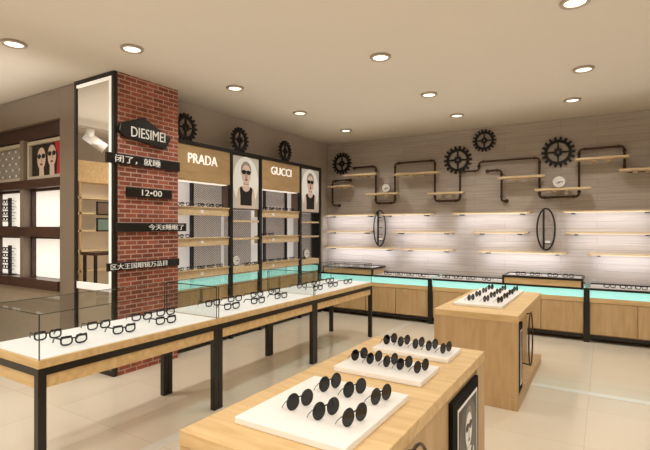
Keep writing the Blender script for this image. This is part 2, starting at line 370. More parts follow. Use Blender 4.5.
# ------------------------------------------------------------------ eyewear prototypes (front faces +X, width along Y)
def rim_pts(cy, cz, a, b, e, n=22):
    pts = []
    for i in range(n):
        t = 2*math.pi*i/n; c, s = math.cos(t), math.sin(t)
        pts.append((0, cy + a*math.copysign(abs(c)**e, c), cz + b*math.copysign(abs(s)**e, s)))
    return pts
def make_eyewear(name, a, b, e, sep, thick, lensm, framem, disc):
    root = thing(name, 'x', 'glasses')
    cz = b + thick
    mb = MB()
    for s in (-1, 1): mb.tube(rim_pts(s*sep, cz, a, b, e), thick, 7, True)
    mb.tube([(0, -sep+a*.9, cz+b*.35), (.004, 0, cz+b*.5), (0, sep-a*.9, cz+b*.35)], thick*.9, 7)
    if not disc:                                    # heavier brow line
        for s in (-1, 1): mb.tube([(0, s*(sep-a*.85), cz+b*.86), (0, s*(sep+a*1.0), cz+b*.9)], thick*1.5, 7)
    mb.build('frame_front', framem, root, local=True)
    for s in (-1, 1):
        m2 = MB(); pp = [Vector(q) for q in rim_pts(s*sep, cz, a, b, e)]
        m2.prism([q - Vector((.001, 0, 0)) for q in pp], (.002, 0, 0))
        m2.build('lens', lensm, root, local=True)
    for s in (-1, 1):
        y = s*(sep+a)
        m2 = MB()
        if disc: m2.tube([(0, y, cz+b*.3), (-.007, y-s*.001, cz+b*.25), (-.036, y-s*.008, cz-b*.5), (-.048, y-s*.010, .0022)], .0017, 6)
        else: m2.tube([(0, y, cz+b*.6), (-.008, y+s*.002, cz+b*.6), (-.080, y, cz+b*.3), (-.110, y-s*.004, thick*.6)], thick*.9, 6)
        m2.build('temple', framem, root, local=True)
    return root
SUN = make_eyewear('sunglasses', .0300, .0325, 1.0, .0370, .0030, 'blacklens', 'blackplastic', True)
EYE_G = make_eyewear('eyeglasses', .026, .020, .75, .034, .0042, 'clear', 'blackplastic', False)
used = set()
def place(proto, pos, rz, label, group=None, s=1.0, tilt=0):
    o = proto if proto.name not in used else copy_tree(proto)
    used.add(proto.name)
    o.location = pos; o.rotation_euler = (0, tilt, R(rz)); o.scale = (s, s, s)
    o['label'] = label
    if group: o['group'] = group
    elif 'group' in o: del o['group']
    return o

# ------------------------------------------------------------------ front islands
IX0, IX1 = -1.385, -.64
def oval_ring(mb, X, cy, cz, ry, rz, r):
    mb.tube([(X, cy + ry*math.cos(2*math.pi*i/36), cz + rz*math.sin(2*math.pi*i/36)) for i in range(36)], r, 8, True)
def island(label, y0, y1, slab, poster, ring, rec):
    t = thing('display_island', label, 'display stand', ((IX0+IX1)/2, (y0+y1)/2, 0))
    bx('top_slab', 'oak', t, IX0, y0, .765, IX1, y1, .825, bevel=.004)
    bx('plinth', 'oak_side', t, IX0, y0, 0, IX1, y1, .10, bevel=.003)
    bx('end_panel', 'oak_side', t, IX0+.001, slab[0], .10, IX1-.001, slab[1], .765)
    bx('core', 'oak_side', t, IX0+.001, y0+.002 if slab[0] > y0+.5 else slab[1], .10, IX1-rec, y1-.002 if slab[0] < y0+.5 else slab[0], .765)
    py0, py1 = poster; pz0, pz1 = .13, .735; X = IX1-.002
    f = bx('picture_frame', 'matte', t, IX1-rec-.01, py0, pz0, X+(.012 if rec < .1 else 0), py1, pz1, bevel=.004, label='black picture panel')
    w, h = py1-py0-.15, pz1-pz0-.15
    P = lambda a, b, k: Vector((X+(.0135 if rec < .1 else .0015)+k*.0008, py0+.10+a, pz0+.075+b))
    mp = MB(); lp(mp, P, [(-.018, -.018), (w+.018, -.018), (w+.018, h+.018), (-.018, h+.018)], -.6, 0); mp.build('print_border', 'white', f)
    portrait(P, w, h, 'bw').build('print', ['dim', 'ink', 'pbg', 'pbg2', 'ink', 'hair', 'brownpaper'], f)
    m2 = MB(); RX = IX1+.035
    oval_ring(m2, RX, ring[0], ring[1], ring[2], ring[3], .007)
    m2.tube([(IX1-rec-.004, ring[0]-.02, ring[1]+ring[3]-.03), (RX, ring[0]-.02, ring[1]+ring[3]-.01)], .007, 6)
    m2.tube([(IX1-rec-.004, ring[0]-.02, ring[1]-ring[3]+.03), (RX, ring[0]-.02, ring[1]-ring[3]+.01)], .007, 6)
    m2.build('oval_ring', 'pipe', t)['label'] = 'dark oval ring standing off the side'
    return t
island('oak display island nearest the camera carrying three trays of sunglasses', 1.19, 2.945, (2.74, 2.943), (2.21, 2.735), (1.64, .49, .17, .285), .012)
island('farther oak display island standing before the back counter with one tray', 4.23, 5.90, (4.232, 4.27), (4.275, 4.50), (4.74, .53, .13, .255), .15)

def tray(label, x0, y0, x1, y1, z0=.825, hh=.028):
    t = MB().box(x0, y0, z0+.0005, x1, y1, z0+hh).build('display_tray', 'white', None, .004)
    return tag(t, label, 'tray')
tray('large white tray nearest the camera with six pairs of sunglasses', -1.245, 1.34, -.745, 1.925)
tray('white tray in the middle of the near island with one row of sunglasses', -1.245, 2.11, -.755, 2.40)
tray('white tray at the far end of the near island with one row of sunglasses', -1.235, 2.56, -.755, 2.83)
tray('white tray of sunglasses on the farther oak island', -1.29, 4.52, -.82, 5.80)
ZT = .8535
def lens_mid(l1, l2, z=ZT+.034):        # midpoint of two surveyed lens centres
    a = onZ(z, *l1); b = onZ(z, *l2); return (a+b)/2
crop = lambda x, y: (230+x/2.5, 320+y/2.5)
t1 = [((160,210),(190,190),'left pair in the near row'), ((225,235),(255,210),'middle pair in the near row'), ((298,248),(326,227),'right pair in the near row'),
      ((238,163),(263,150),'left pair in the back row'), ((299,177),(325,163),'middle pair in the back row'), ((366,196),(390,177),'right pair in the back row')]
for a, b, w_ in t1:
    m_ = lens_mid(crop(*a), crop(*b)); place(SUN, (m_.x, m_.y, ZT), -17 + random.uniform(-4, 4), f'round black sunglasses, {w_} on the nearest white tray', 'sunglasses on the nearest tray')
rows = ['leftmost pair', 'second pair from left', 'middle pair', 'second pair from right', 'rightmost pair']
for (a, b), w_ in zip([((315,88),(333,80)), ((352,98),(370,86)), ((393,105),(410,93)), ((430,112),(443,100)), ((470,122),(487,105))], rows):
    m_ = lens_mid(crop(*a), crop(*b)); place(SUN, (m_.x, max(2.19, min(2.31, m_.y)), ZT), -17 + random.uniform(-4, 4), f'round black sunglasses, {w_} on the middle tray of the near island', 'sunglasses on the middle tray', .9)
for (a, b), w_ in zip([((394,50),(408,42)), ((428,55),(442,46)), ((465,60),(478,52)), ((500,65),(510,57)), ((534,73),(546,62))], rows):
    m_ = lens_mid(crop(*a), crop(*b)); place(SUN, (m_.x, max(2.65, min(2.74, m_.y)), ZT), -17 + random.uniform(-4, 4), f'round black sunglasses, {w_} on the far tray of the near island', 'sunglasses on the far tray', .9)
for j, y in enumerate((4.72, 5.03, 5.34, 5.65)):
    for i, x in enumerate((-1.12, -.99, -.86)):
        if i == 0: x -= .02
        place(SUN, (x-.02, y, ZT), -17 + random.uniform(-5, 5), f"round black sunglasses, {['left','middle','right'][i]} pair in the {['nearest','second','third','farthest'][j]} row on the farther island", 'sunglasses on the farther island', .9)

# ------------------------------------------------------------------ glass display tables
TX0, TX1 = -3.60, -2.89
DZ = .80
def glass_table(label, y0, y1):
    t = thing('display_table', label, 'display table', ((TX0+TX1)/2, (y0+y1)/2, 0))
    lw = .05
    for x in (TX0, TX1-lw):
        for y in (y0, y1-lw):
            bx('leg', 'black', t, x, y, 0, x+lw, y+lw, .70, bevel=.003)
    mb = MB(); mb.box(TX0, y0, .70, TX1, y0+lw, .745); mb.box(TX0, y1-lw, .70, TX1, y1, .745)
    mb.box(TX0, y0+lw, .70, TX0+lw, y1-lw, .745); mb.box(TX1-lw, y0+lw, .70, TX1, y1-lw, .745)
    mb.build('rail', 'black', t)
    mb = MB(); mb.box(TX0+.01, y0+lw, .62, TX0+.03, y1-lw, .70); mb.box(TX1-.03, y0+lw, .62, TX1-.01, y1-lw, .70)
    mb.box(TX0+lw, y0+.01, .62, TX1-lw, y0+.03, .70); mb.box(TX0+lw, y1-.03, .62, TX1-lw, y1-.01, .70)
    mb.build('apron', 'oak', t)
    bx('wood_deck', 'oak', t, TX0, y0, .745, TX1, y1, DZ-.004, bevel=.003)
    bx('white_liner', 'deck', t, TX0+.018, y0+.018, DZ-.004, TX1-.018, y1-.018, DZ)
    g = .007; zt = 1.065; a, b, c, d = TX0+.010, TX1-.010, y0+.010, y1-.010
    for q in ((a, c, DZ-.004, a+g, d, zt), (b-g, c, DZ-.004, b, d, zt), (a+g, c, DZ-.004, b-g, c+g, zt), (a+g, d-g, DZ-.004, b-g, d, zt), (a, c, zt, b, d, zt+g)):
        bx('glass_pane', 'pane', t, *q)
    e = .0035; mb = MB()
    for x in (a, b-e):
        for y in (c, d-e): mb.box(x-.001, y-.001, DZ-.004, x+e+.001, y+e+.001, zt+g+.001)
    for x in (a-.001, b-e): mb.box(x, c, zt+g-.002, x+e+.001, d, zt+g+.002)
    for y in (c-.001, d-e): mb.box(a, y, zt+g-.002, b, y+e+.001, zt+g+.002)
    mb.build('glass_edging', 'edge', t)
    return t
glass_table('glass topped display table nearest the camera, white deck of eyeglasses', 1.42, 2.914)
glass_table('middle glass topped display table of the row of three', 2.916, 4.479)
glass_table('farthest glass topped display table, end next to the back counter', 4.481, 6.02)
TG = [  # (u, v) of frames, table, words
 ((74, 337.7), 'front', 'first from the near end', 'nearest'), ((124.3, 326), 'front', 'second from the near end', 'nearest'), ((166, 317.5), 'front', 'third from the near end', 'nearest'),
 ((48, 329), 'rear', 'first from the near end', 'nearest'), ((99, 319.5), 'rear', 'second from the near end', 'nearest'), ((142, 311), 'rear', 'third from the near end', 'nearest'),
 ((195, 302), 'rear', 'last at the far end', 'nearest'),
 ((232, 304), 'front', 'first from the near end', 'middle'), ((258, 298), 'front', 'second from the near end', 'middle'), ((281, 293), 'front', 'third from the near end', 'middle'),
 ((213, 301), 'rear', 'first from the near end', 'middle'), ((235, 295.5), 'rear', 'second from the near end', 'middle'), ((257, 291), 'rear', 'third from the near end', 'middle'), ((276, 286.5), 'rear', 'fourth from the near end', 'middle'),
 ((318, 286), 'front', 'first from the near end', 'farthest'), ((333, 282.5), 'front', 'second from the near end', 'farthest'), ((348, 279.5), 'front', 'third from the near end', 'farthest'),
 ((302, 284), 'rear', 'first from the near end', 'farthest'), ((316, 280.5), 'rear', 'second from the near end', 'farthest'), ((330, 277.5), 'rear', 'third from the near end', 'farthest')]
for (u, v), row, w_, tb in TG:
    q = onZ(DZ+.03, u, v)
    x = -3.08 if row == 'front' else -3.37
    y = onX(x, u).y
    lim = {'nearest': (1.6, 2.74), 'middle': (3.08, 4.32), 'farthest': (4.63, 5.85)}[tb]
    place(EYE_G, (x, max(lim[0], min(lim[1], y)), DZ+.0005), -12 + random.uniform(-4, 4), f'black eyeglasses in the {row} row, {w_} of the {tb} glass table', f'eyeglasses in the {tb} glass table', 1.38)

# ------------------------------------------------------------------ branded wall unit along the left wall
UX, UT = -4.55, 2.71
Ys = [3.82, 4.85, 5.50, 6.59, 7.24]
unit = thing('wall_display_unit', 'tall black framed wall display unit with oak signs and posters, left wall', 'display unit', (UX, 5.5, 0))
PW = .05
def pst(y, z0=0, z1=UT-.05, x0=UX-.05, nm='post'): bx(nm, 'black', unit, x0, y-PW/2, z0, UX, y+PW/2, z1)
for y in Ys[1:]: pst(y)
bx('top_rail', 'black', unit, XW+.002, Ys[0], UT-.05, UX, Ys[-1]+PW/2, UT)
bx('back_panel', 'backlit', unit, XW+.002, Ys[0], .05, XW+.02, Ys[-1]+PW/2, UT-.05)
bx('end_panel', 'black', unit, XW+.02, Ys[-1]-.0, 0, UX-.05, Ys[-1]+PW/2, UT-.05)
for (a, b, txt) in ((Ys[0], Ys[1], 'PRADA'), (Ys[2], Ys[3], 'GUCCI')):
    s = bx('sign_panel', 'sign_wood', unit, XW+.02, a+.026, 2.20, UX-.012, b-.026, UT-.05, label='oak header sign with white letters')
    if txt == 'PRADA': ya, yb = onX(UX, 188.5).y, onX(UX, 217.5).y; z_ = onX(UX, 203, 164.5).z
    else: ya, yb = onX(UX, 271.5).y, onX(UX, 291.5).y; z_ = onX(UX, 281, 175.5).z
    text_mesh('lettering', txt, s, 'letter', (UX-.011, ya, z_), (0, 1, 0), yb-ya, .125, .012)
    bx('light_strip', 'led', unit, UX-.14, a+.05, 2.19, UX-.05, b-.05, 2.199)
for n_, (a, b) in enumerate(((Ys[1], Ys[2]), (Ys[3], Ys[4]))):
    f = bx('poster', 'brownpaper', unit, XW+.02, a+.026, 1.86, UX-.02, b-.026, UT-.055, label='portrait poster of person in dark sunglasses')
    w, h = b-a-.075, UT-.055-1.86-.03
    P = lambda q, r, k, a=a: Vector((UX-.019+k*.0010, a+.037+q, 1.875+r))
    portrait(P, w, h, 'c').build('print', ['pbg', 'pbg2', 'skin', 'skin2', 'ink', 'hair', 'lip'], f)
SHZ = (1.87, 1.46, 1.04)
for bay, (a, b, inner) in enumerate(((Ys[0], Ys[1], (4.27,)), (Ys[2], Ys[3], (5.80, 6.38)))):
    for y in inner: bx('inner_post', 'black', unit, UX-.20, y-.02, .9, UX-.16, y+.02, 2.2)
    bx('mesh_panel', 'mesh', unit, UX-.185, inner[0]+.02, .92, UX-.180, (inner[1]-.02 if len(inner) > 1 else b-.03), 2.19)
    for z in SHZ:
        mid = inner[0] + .35
        bx('shelf_drawer', 'oak_pale', unit, UX-.159, a+.026, z-.115, UX-.03, b-.027, z-.012, bevel=.003)
        bx('shelf', 'oak_pale', unit, UX-.159, a+.026, z-.012, UX-.01, b-.027, z)
        bx('price_plate', 'white', unit, UX-.030, inner[0]+.02, z-.085, UX-.026, inner[0]+.07, z-.04)
for (a, b) in ((Ys[1], Ys[2]), (Ys[3], Ys[4])):
    bx('mesh_panel', 'mesh', unit, UX-.185, a+.03, .92, UX-.180, b-.03, 1.85)
    for z, hh in ((1.70, .03), (1.44, .03), (1.02, .11)):
        bx('shelf', 'oak_pale', unit, UX-.17, a+.026, z-hh, UX-.02, b-.027, z, bevel=.002)
bx('light_panel', 'cyan', unit, XW+.02, Ys[0], .795, UX-.051, Ys[-1]-.001, .880)
ys = [Ys[0], 4.32, 4.85, 5.5, 6.04, 6.59, 7.24]
for a, b in zip(ys[:-1], ys[1:]):
    bx('cabinet_door', 'oak_side', unit, XW+.05, a+.028, .10, UX-.052, b-.028, .785)
bx('bottom_rail', 'black', unit, XW+.05, Ys[0], .03, UX-.02, Ys[-1]-.026, .09)
# eyeglasses on its shelves
names = {0: 'first', 1: 'second'}
shn = {1.87: 'top', 1.46: 'middle', 1.04: 'bottom'}
ordn = ['leftmost', 'second', 'third', 'fourth', 'fifth', 'last']
for bay, (y_list) in enumerate(((3.93, 4.10, 4.28, 4.46, 4.64), (5.62, 5.79, 5.97, 6.16, 6.36))):
    for z in SHZ:
        lst = y_list if z != 1.46 else y_list[:2]
        for i, y in enumerate(lst):
            place(EYE_G, (UX-.022, y + random.uniform(-.01, .01), z+.0005), random.uniform(-8, 8),
                  f"black eyeglasses, {ordn[i]} pair on the {shn[z]} shelf under the {['left','right'][bay]} header sign", f"eyeglasses on the {shn[z]} shelf under the {['left','right'][bay]} sign", .98)
for bay, ylist in enumerate(((5.22, 5.38), (6.72,))):
    for i, y in enumerate(ylist):
        place(EYE_G, (UX-.03, y, 1.0205), random.uniform(-8, 8), f"black eyeglasses, {ordn[i]} pair on the lowest shelf under the {['left','right'][bay]} portrait poster", 'eyeglasses under the posters', .98)
def round_clock(label, loc, r, face_y=False):
    t = thing('round_dial', label, 'dial', loc)
    def disc(rr, x0, x1, m_, nm, seg=28):
        pts = [(x0, rr*math.cos(2*math.pi*i/seg), r+.008+rr*math.sin(2*math.pi*i/seg)) for i in range(seg)]
        if face_y: pts = [(q[1], -q[0], q[2]) for q in pts]
        off = (0, -(x1-x0), 0) if face_y else (x1-x0, 0, 0)
        MB().prism(pts, off).build(nm, m_, t, local=True)
    disc(r, -.03, .0, 'chrome', 'rim'); disc(r*.9, .0, .006, 'domewhite', 'face')
    hand = MB()
    if face_y: hand.box(-r*.1, -.010, r*1.0, r*.55, -.0062, r*1.12); hand.box(-r*.4, -.010, r*.85, r*.1, -.0062, r*.97)
    else: hand.box(.0062, -r*.1, r*1.0, .010, r*.55, r*1.12)
    hand.build('hand', 'ink', t, local=True)
    f = MB(); 
    for s in (-1, 1):
        a = (-.015, s*r*.3, 0.001); 
        if face_y: f.box(s*r*.3-.01, .0, 0.0006, s*r*.3+.01, .03, .03)
        else: f.box(-.03, s*r*.3-.01, 0.0006, 0, s*r*.3+.01, .03)
    f.build('foot', 'chrome', t, local=True)
    return t
round_clock('small round white dial on the lowest shelf under the left portrait poster', (UX-.11, 5.06, 1.02), .075)
round_clock('small round white dial on the lowest shelf under the right portrait poster', (UX-.11, 6.93, 1.02), .085)

# ------------------------------------------------------------------ gears
def gear(label, c, r, axis, teeth=18, thick=.03):
    t = MB(); ri = r*.80
    def pt(a, rr, d): 
        q, z = rr*math.cos(a), rr*math.sin(a)
        return (c[0]+d, c[1]+q, c[2]+z) if axis == 'x' else (c[0]+q, c[1]-d, c[2]+z)
    n = 36
    def annulus(r0, r1):
        for i in range(n):
            a, b = 2*math.pi*i/n, 2*math.pi*(i+1)/n
            t.prism([pt(a, r0, 0), pt(a, r1, 0), pt(b, r1, 0), pt(b, r0, 0)], Vector(pt(0, 0, thick)) - Vector(pt(0, 0, 0)))
    annulus(ri*.78, ri)
    annulus(r*.10, r*.24); 
    off = Vector(pt(0, 0, thick)) - Vector(pt(0, 0, 0))
    for i in range(teeth):
        a = 2*math.pi*i/teeth; w0 = .085; w1 = .055
        t.prism([pt(a-w0*1.1, ri*.97, 0), pt(a-w1*1.1, r, 0), pt(a+w1*1.1, r, 0), pt(a+w0*1.1, ri*.97, 0)], off)
    for i in range(4):
        a = math.pi/2*i
        t.prism([pt(a-.35, r*.2, 0), pt(a-.06, ri*.82, 0), pt(a+.06, ri*.82, 0), pt(a+.35, r*.2, 0)], off*.8)
        a2 = a + math.pi/4
        t.prism([pt(a2-.12, r*.24, 0), pt(a2-.06, r*.30, 0), pt(a2+.06, r*.30, 0), pt(a2+.12, r*.24, 0)], off*1.2)
    return tag(t.build('gear', 'iron'), label, 'gear', None)
for u, v, rz_, lb in ((185, 128.5, 14.2, 'black iron gear half hidden by the brick column above the wall unit'), (239, 140.5, 12.6, 'black iron gear above the left portrait poster of the wall unit'), (284.5, 150.5, 10.6, 'black iron gear above the right header sign of the wall unit')):
    q = onX(UX-.09, u, v); d = q.x*-SN + q.y*CS; r_ = rz_*d/F
    gear(lb, (UX-.09, q.y, UT + r_*.97 + .001), r_, 'x')
for u, v, rz_, lb in ((341.5, 163.6, 10.9, 'black iron gear at the left end of the back wall'), (457.5, 160, 14, 'large black iron gear in the middle of the back wall, lower of the pair'),
                      (484, 140.5, 11.3, 'smaller black iron gear highest on the back wall'), (558, 152, 15.3, 'largest black iron gear, rightmost on the back wall')):
    q = onY(YB-.035, u, v); d = -q.x*SN + q.y*CS; r_ = rz_*d/F
    gear(lb, (q.x, YB-.002-.0, q.z), r_, 'y', thick=.035)

# ------------------------------------------------------------------ back wall shelves
SHY = YB-.16
def wall_shelf(label, x0, x1, z, group, lit=True, bright='oak_pale', th=.03, dep=.16, back=.002):
    t = thing('wall_shelf', label, 'shelf', ((x0+x1)/2, YB, z-th), group)
    bx('board', bright, t, x0, YB-dep, z-th, x1, YB-back, z, bevel=.002)
    for x in (x0+.12, x1-.16) if back < .01 else (x0+(x1-x0)*.32, x0+(x1-x0)*.6):
        bx('bracket', 'black' if back < .01 else bright, t, x, YB-back-.10 if back > .01 else YB-dep+.01, z-th-.022, x+.05, YB-.003, z-th-.001)
    if lit:
        bx('light_strip', 'led', t, x0+.2, YB-.04, z-th-.006, x1-.2, YB-.03, z-th-.001)
    return t
area_specs = []
rowsd = [('upper', 1.845, ((327.5, 375), (380, 432.5), (452, 531), (562, 660))),
         ('middle', 1.525, ((327.5, 371.5), (392, 453), (472, 528), (565, 660))),
         ('lower', 1.215, ((327.5, 394), (401, 453), (478, 567), (587, 670)))]
pos4 = ['leftmost', 'second from left', 'third from left', 'rightmost']
for rn, z, segs in rowsd:
    for i, (a, b) in enumerate(segs):
        x0 = onY(SHY, a).x; x1 = onY(SHY, b).x
        if i == 0: x0 = XW+.03
        wall_shelf(f'long thin oak shelf, {pos4[i]} in the {rn} row across the back wall', x0, x1, z, f'{rn} row of long shelves', lit=False)
        area_specs.append((x0, x1, z, rn))
def up(a, b, v, lb, uu=None):
    Y = YB-.21; p, q = onY(Y, a, v), onY(Y, b, v)
    zz = onY(Y, (a+b)/2, v).z
    wall_shelf(lb, p.x, q.x, zz, 'short shelves on the pipework', lit=False, th=.030, dep=.27, back=.095)
    return zz, p.x, q.x
up(329, 351, 185.5, 'tiny oak shelf below the leftmost gear on the back wall')
up(344, 377, 174, 'short oak shelf touching the leftmost gear, first on the pipe run')
z3 = up(367, 398, 193, 'short oak shelf low between two pipe risers, holding a white dial at left')
up(395, 439, 172.7, 'oak shelf high under the second pipe bend from the left')
up(428, 464, 192.3, 'short oak shelf below the large middle gear')
up(498, 545, 176, 'oak shelf left of the rightmost gear, crossing a hooked pipe')
z7 = up(535, 591, 188, 'oak shelf below the rightmost gear, holding a white dial')
up(575.5, 629, 157, 'highest oak shelf, right of the rightmost gear')
up(619, 665, 168, 'oak shelf at the far right end of the pipe run')
q = onY(YB-.16, 386, 190); round_clock('small round white dial on a low shelf, left part of back wall', (q.x, YB-.16, z3[0]), .085, True)
q = onY(YB-.16, 559, 186); round_clock('round white dial on the shelf below the rightmost gear', (q.x, YB-.16, z7[0]), .092, True)

# ------------------------------------------------------------------ pipe runs
PY = YB-.072
def fillet(pts, r=.06, n=5):
    out = [pts[0]]
    for i in range(1, len(pts)-1):
        a, b, c = Vector(pts[i-1]), Vector(pts[i]), Vector(pts[i+1])
        p, q = b + (a-b).normalized()*min(r, (a-b).length*.45), b + (c-b).normalized()*min(r, (c-b).length*.45)
        for k in range(n+1):
            s = k/n; out.append(p*(1-s)**2 + b*2*s*(1-s) + q*s*s)
    out.append(pts[-1]); return out
def pipe_run(label, uv, ends=True):
    pts = [onY(PY, *q) for q in uv]
    # keep risers plumb and runs level
    fix = [pts[0].copy()]
    for i in range(1, len(pts)):
        p = pts[i].copy(); pr = fix[-1]
        if abs(uv[i][0]-uv[i-1][0]) < 3: p.x = pr.x
        else: p.z = pr.z
        fix.append(p)
    t = thing('pipe_run', label, 'pipe', (fix[0].x, YB, fix[0].z))
    pr = .0175
    MB().tube(fillet(fix), pr, 10).build('pipe', 'pipe', t)
    for i, p in enumerate(fix[1:-1]):
        m2 = MB(); a, c = fix[i], fix[i+2]
        d1 = (a-p).normalized(); d2 = (c-p).normalized()
        m2.tube([p+d1*.085, p+d1*.06], pr*1.45, 10); m2.tube([p+d2*.06, p+d2*.085], pr*1.45, 10)
        m2.build('elbow_collar', 'pipe', t)
    for p, dd in ((fix[0], fix[1]), (fix[-1], fix[-2])):
        m2 = MB(); m2.tube([p, (p.x, YB-.004, p.z)], pr, 10); m2.tube([(p.x, YB-.012, p.z), (p.x, YB-.003, p.z)], pr*1.8, 14)
        m2.build('wall_mount', 'pipe', t)
    return fix
main = pipe_run('long dark iron pipe run stepping up and down across the back wall',
         [(353, 168), (375.8, 167), (376, 203.5), (395, 203.5), (395, 163.5), (435, 163.5), (435, 201.3), (460, 201.3), (460, 172), (479, 172), (479, 162), (539.5, 160), (539.5, 197.8), (579, 197.8), (579, 149.5), (624.5, 149), (624.5, 171.5), (660, 171)])
pipe_run('short hooked iron pipe hanging left of the rightmost gear', [(486.5, 171), (501.5, 171), (501.5, 201), (506, 201)])
pipe_run('short hooked iron pipe below the leftmost gear in the corner', [(349, 180), (332.5, 180), (332.5, 205.5), (338, 205.5)])

# ------------------------------------------------------------------ oval wall mirrors
def oval(label, u0, u1, v0, v1):
    Y = YB-.10; a, b = onY(Y, u0), onY(Y, u1); cx = (a.x+b.x)/2; rx = (b.x-a.x)/2
    c0, c1 = onY(Y, (u0+u1)/2, v0), onY(Y, (u0+u1)/2, v1); cz = (c0.z+c1.z)/2; rz_ = (c0.z-c1.z)/2
    t = thing('oval_display_ring', label, 'wall decoration', (cx, YB, cz-rz_))
    pts = [(cx+rx*math.cos(2*math.pi*i/40), Y, cz+rz_*math.sin(2*math.pi*i/40)) for i in range(40)]
    m2 = MB(); m2.tube(pts, .013, 8, True); m2.build('ring', 'black', t)
    pb = [(cx+rx*.8*math.cos(2*math.pi*i/40), YB-.03, cz+rz_*.9*math.sin(2*math.pi*i/40)) for i in range(40)]
    m2 = MB(); xx = cx-rx*.25; hh = rz_*.93
    m2.box(xx-.014, Y-.012, cz-hh, xx+.014, Y+.012, cz+hh); m2.build('upright', 'black', t)
    zz = cz-rz_*.72; ww = rx*.60
    bx('ledge', 'black', t, xx+.014, Y-.02, zz, cx+ww, Y+.02, zz+.015)
    for k in range(3):
        zq = cz - rz_*.35 + k*rz_*.38
        bx('peg', 'chrome', t, xx+.014, Y-.01, zq, cx+rx*.55, Y+.005, zq+.010)
    m2 = MB(); m2.tube([(xx, Y+.012, cz+rz_*.6), (xx, YB-.003, cz+rz_*.6)], .01, 6); m2.tube([(xx, Y+.012, cz-rz_*.6), (xx, YB-.003, cz-rz_*.6)], .01, 6)
    m2.build('standoff', 'black', t)
    bx('card', 'white', t, xx+.018, Y-.004, cz-rz_*.70+.0, cx+ww*.8, Y+.004, cz-rz_*.55)
oval('narrow black oval ring on the back wall near the left corner', 373.8, 385.5, 210.5, 246)
oval('wider black oval ring on the back wall below the rightmost gear', 537, 555, 208.5, 250)

# ------------------------------------------------------------------ back counters
CYF = 7.30
def counter(label, x0, x1, ndoor, posts, raised):
    t = thing('display_counter', label, 'counter', ((x0+x1)/2, CYF+.3, 0))
    bx('body', 'oak_side', t, x0+.001, CYF+.03, .10, x1-.001, YB-.002, .615)
    w = (x1-x0)/ndoor
    for i in range(ndoor):
        bx('door', 'oak_side', t, x0+i*w+.006, CYF+.01, .115, x0+(i+1)*w-.006, CYF+.029, .545, bevel=.002)
    bx('wood_fascia', 'oak', t, x0+.001, CYF+.008, .553, x1-.001, CYF+.029, .618)
    bx('light_panel', 'cyan', t, x0+.001, CYF+.012, .62, x1-.001, YB-.002, .722)
    bx('bottom_rail', 'black', t, x0+.001, CYF+.01, .055, x1-.001, CYF+.06, .10)
    mb = MB(); mb.box(x0+.001, CYF, .723, x1-.001, CYF+.035, .752); mb.box(x0+.001, YB-.04, .723, x1-.001, YB-.002, .765)
    mb.build('top_rail', 'black', t)
    bx('counter_top', 'greyback', t, x0+.001, CYF+.036, .724, x1-.001, YB-.041, .748)
    for x in posts: bx('post', 'black', t, x-.036, CYF-.02, 0, x+.036, CYF+.0, .752, bevel=.003)
    if raised:
        a, b = raised
        r = bx('raised_case', 'oak', t, a+.03, CYF+.005, .7525, b-.03, YB-.045, .842)
        mb = MB(); zt = .875
        mb.box(a, CYF-.005, .842, b, CYF+.03, zt); mb.box(a, YB-.075, .842, b, YB-.045, zt)
        for x in (a, b-.03): mb.box(x, CYF+.03, .842, x+.03, YB-.075, zt)
        for x in (a, b-.028):
            mb.box(x, CYF-.005, .7525, x+.028, CYF+.03, .842)
        mb.build('case_edging', 'black', r)
        bx('case_top', 'greyback', r, a+.03, CYF+.03, .843, b-.03, YB-.075, .862)
    return t
S0, S1, S2, S3 = XW+.005, -2.455, -.217, 2.02
counter('corner section of the low oak back counter with cyan light band', S0, S1-.037, 4, (S1,), (S0+.25, -3.50))
counter('middle section of the low oak back counter, behind the farther island', S1+.037, S2-.037, 4, (S2,), (-1.33, -.256))
counter('right section of the low oak back counter with cyan light band', S2+.037, S3, 4, (S3-.04,), None)
def counter_glasses(xs, z, lbl, grp):
    for i, x in enumerate(xs):
        place(EYE_G, (x, CYF+.20, z), -90 + random.uniform(-12, 12), f'eyeglasses {lbl}, {ordn[i]} pair', grp, 1.1)
counter_glasses([-3.30, -3.09, -2.88, -2.67], .7485, 'lying on the corner counter top', 'eyeglasses on the corner counter')
counter_glasses([-4.35, -4.13, -3.92, -3.71], .8625, 'on the raised case in the room corner', 'eyeglasses on the corner raised case')
counter_glasses([-2.25, -2.05, -1.85, -1.6], .7485, 'on the middle counter top left of its raised case', 'eyeglasses on the middle counter')
counter_glasses([-1.10, -.90, -.66, -.45], .8625, 'on the raised case of the middle counter', 'eyeglasses on the middle raised case')
counter_glasses([.06, .25, .42, .60, .78], .7485, 'on the right counter top', 'eyeglasses on the right counter')

# ------------------------------------------------------------------ eyewear racks in the left cabinet
for z0, nm in ((1.60, 'upper'), (.95, 'lower')):
    q = onY(CF+.10, 10)
    t = thing('eyewear_rack', f'black upright eyewear rod in the {nm} lit niche at the left edge', 'rack', (q.x, CF+.10, z0))
    bx('foot', 'black', t, q.x-.10, CF+.03, z0+.0005, q.x+.10, CF+.145, z0+.012)
    bx('rod', 'black', t, q.x-.022, CF+.085, z0+.012, q.x+.022, CF+.115, z0+.40)
    for i in range(4):
        zz = z0 + .085 + i*.08
        bx('peg', 'black', t, q.x-.15, CF+.070, zz-.012, q.x+.15, CF+.084, zz-.004)
        g = place(EYE_G, (q.x, CF+.045, zz-.003), -90, f"black eyeglasses, {['lowest','second lowest','second highest','topmost'][i]} on the rod in the {nm} lit niche", f'eyeglasses on the {nm} rod', 1.15)
        for ch in g.children: pass

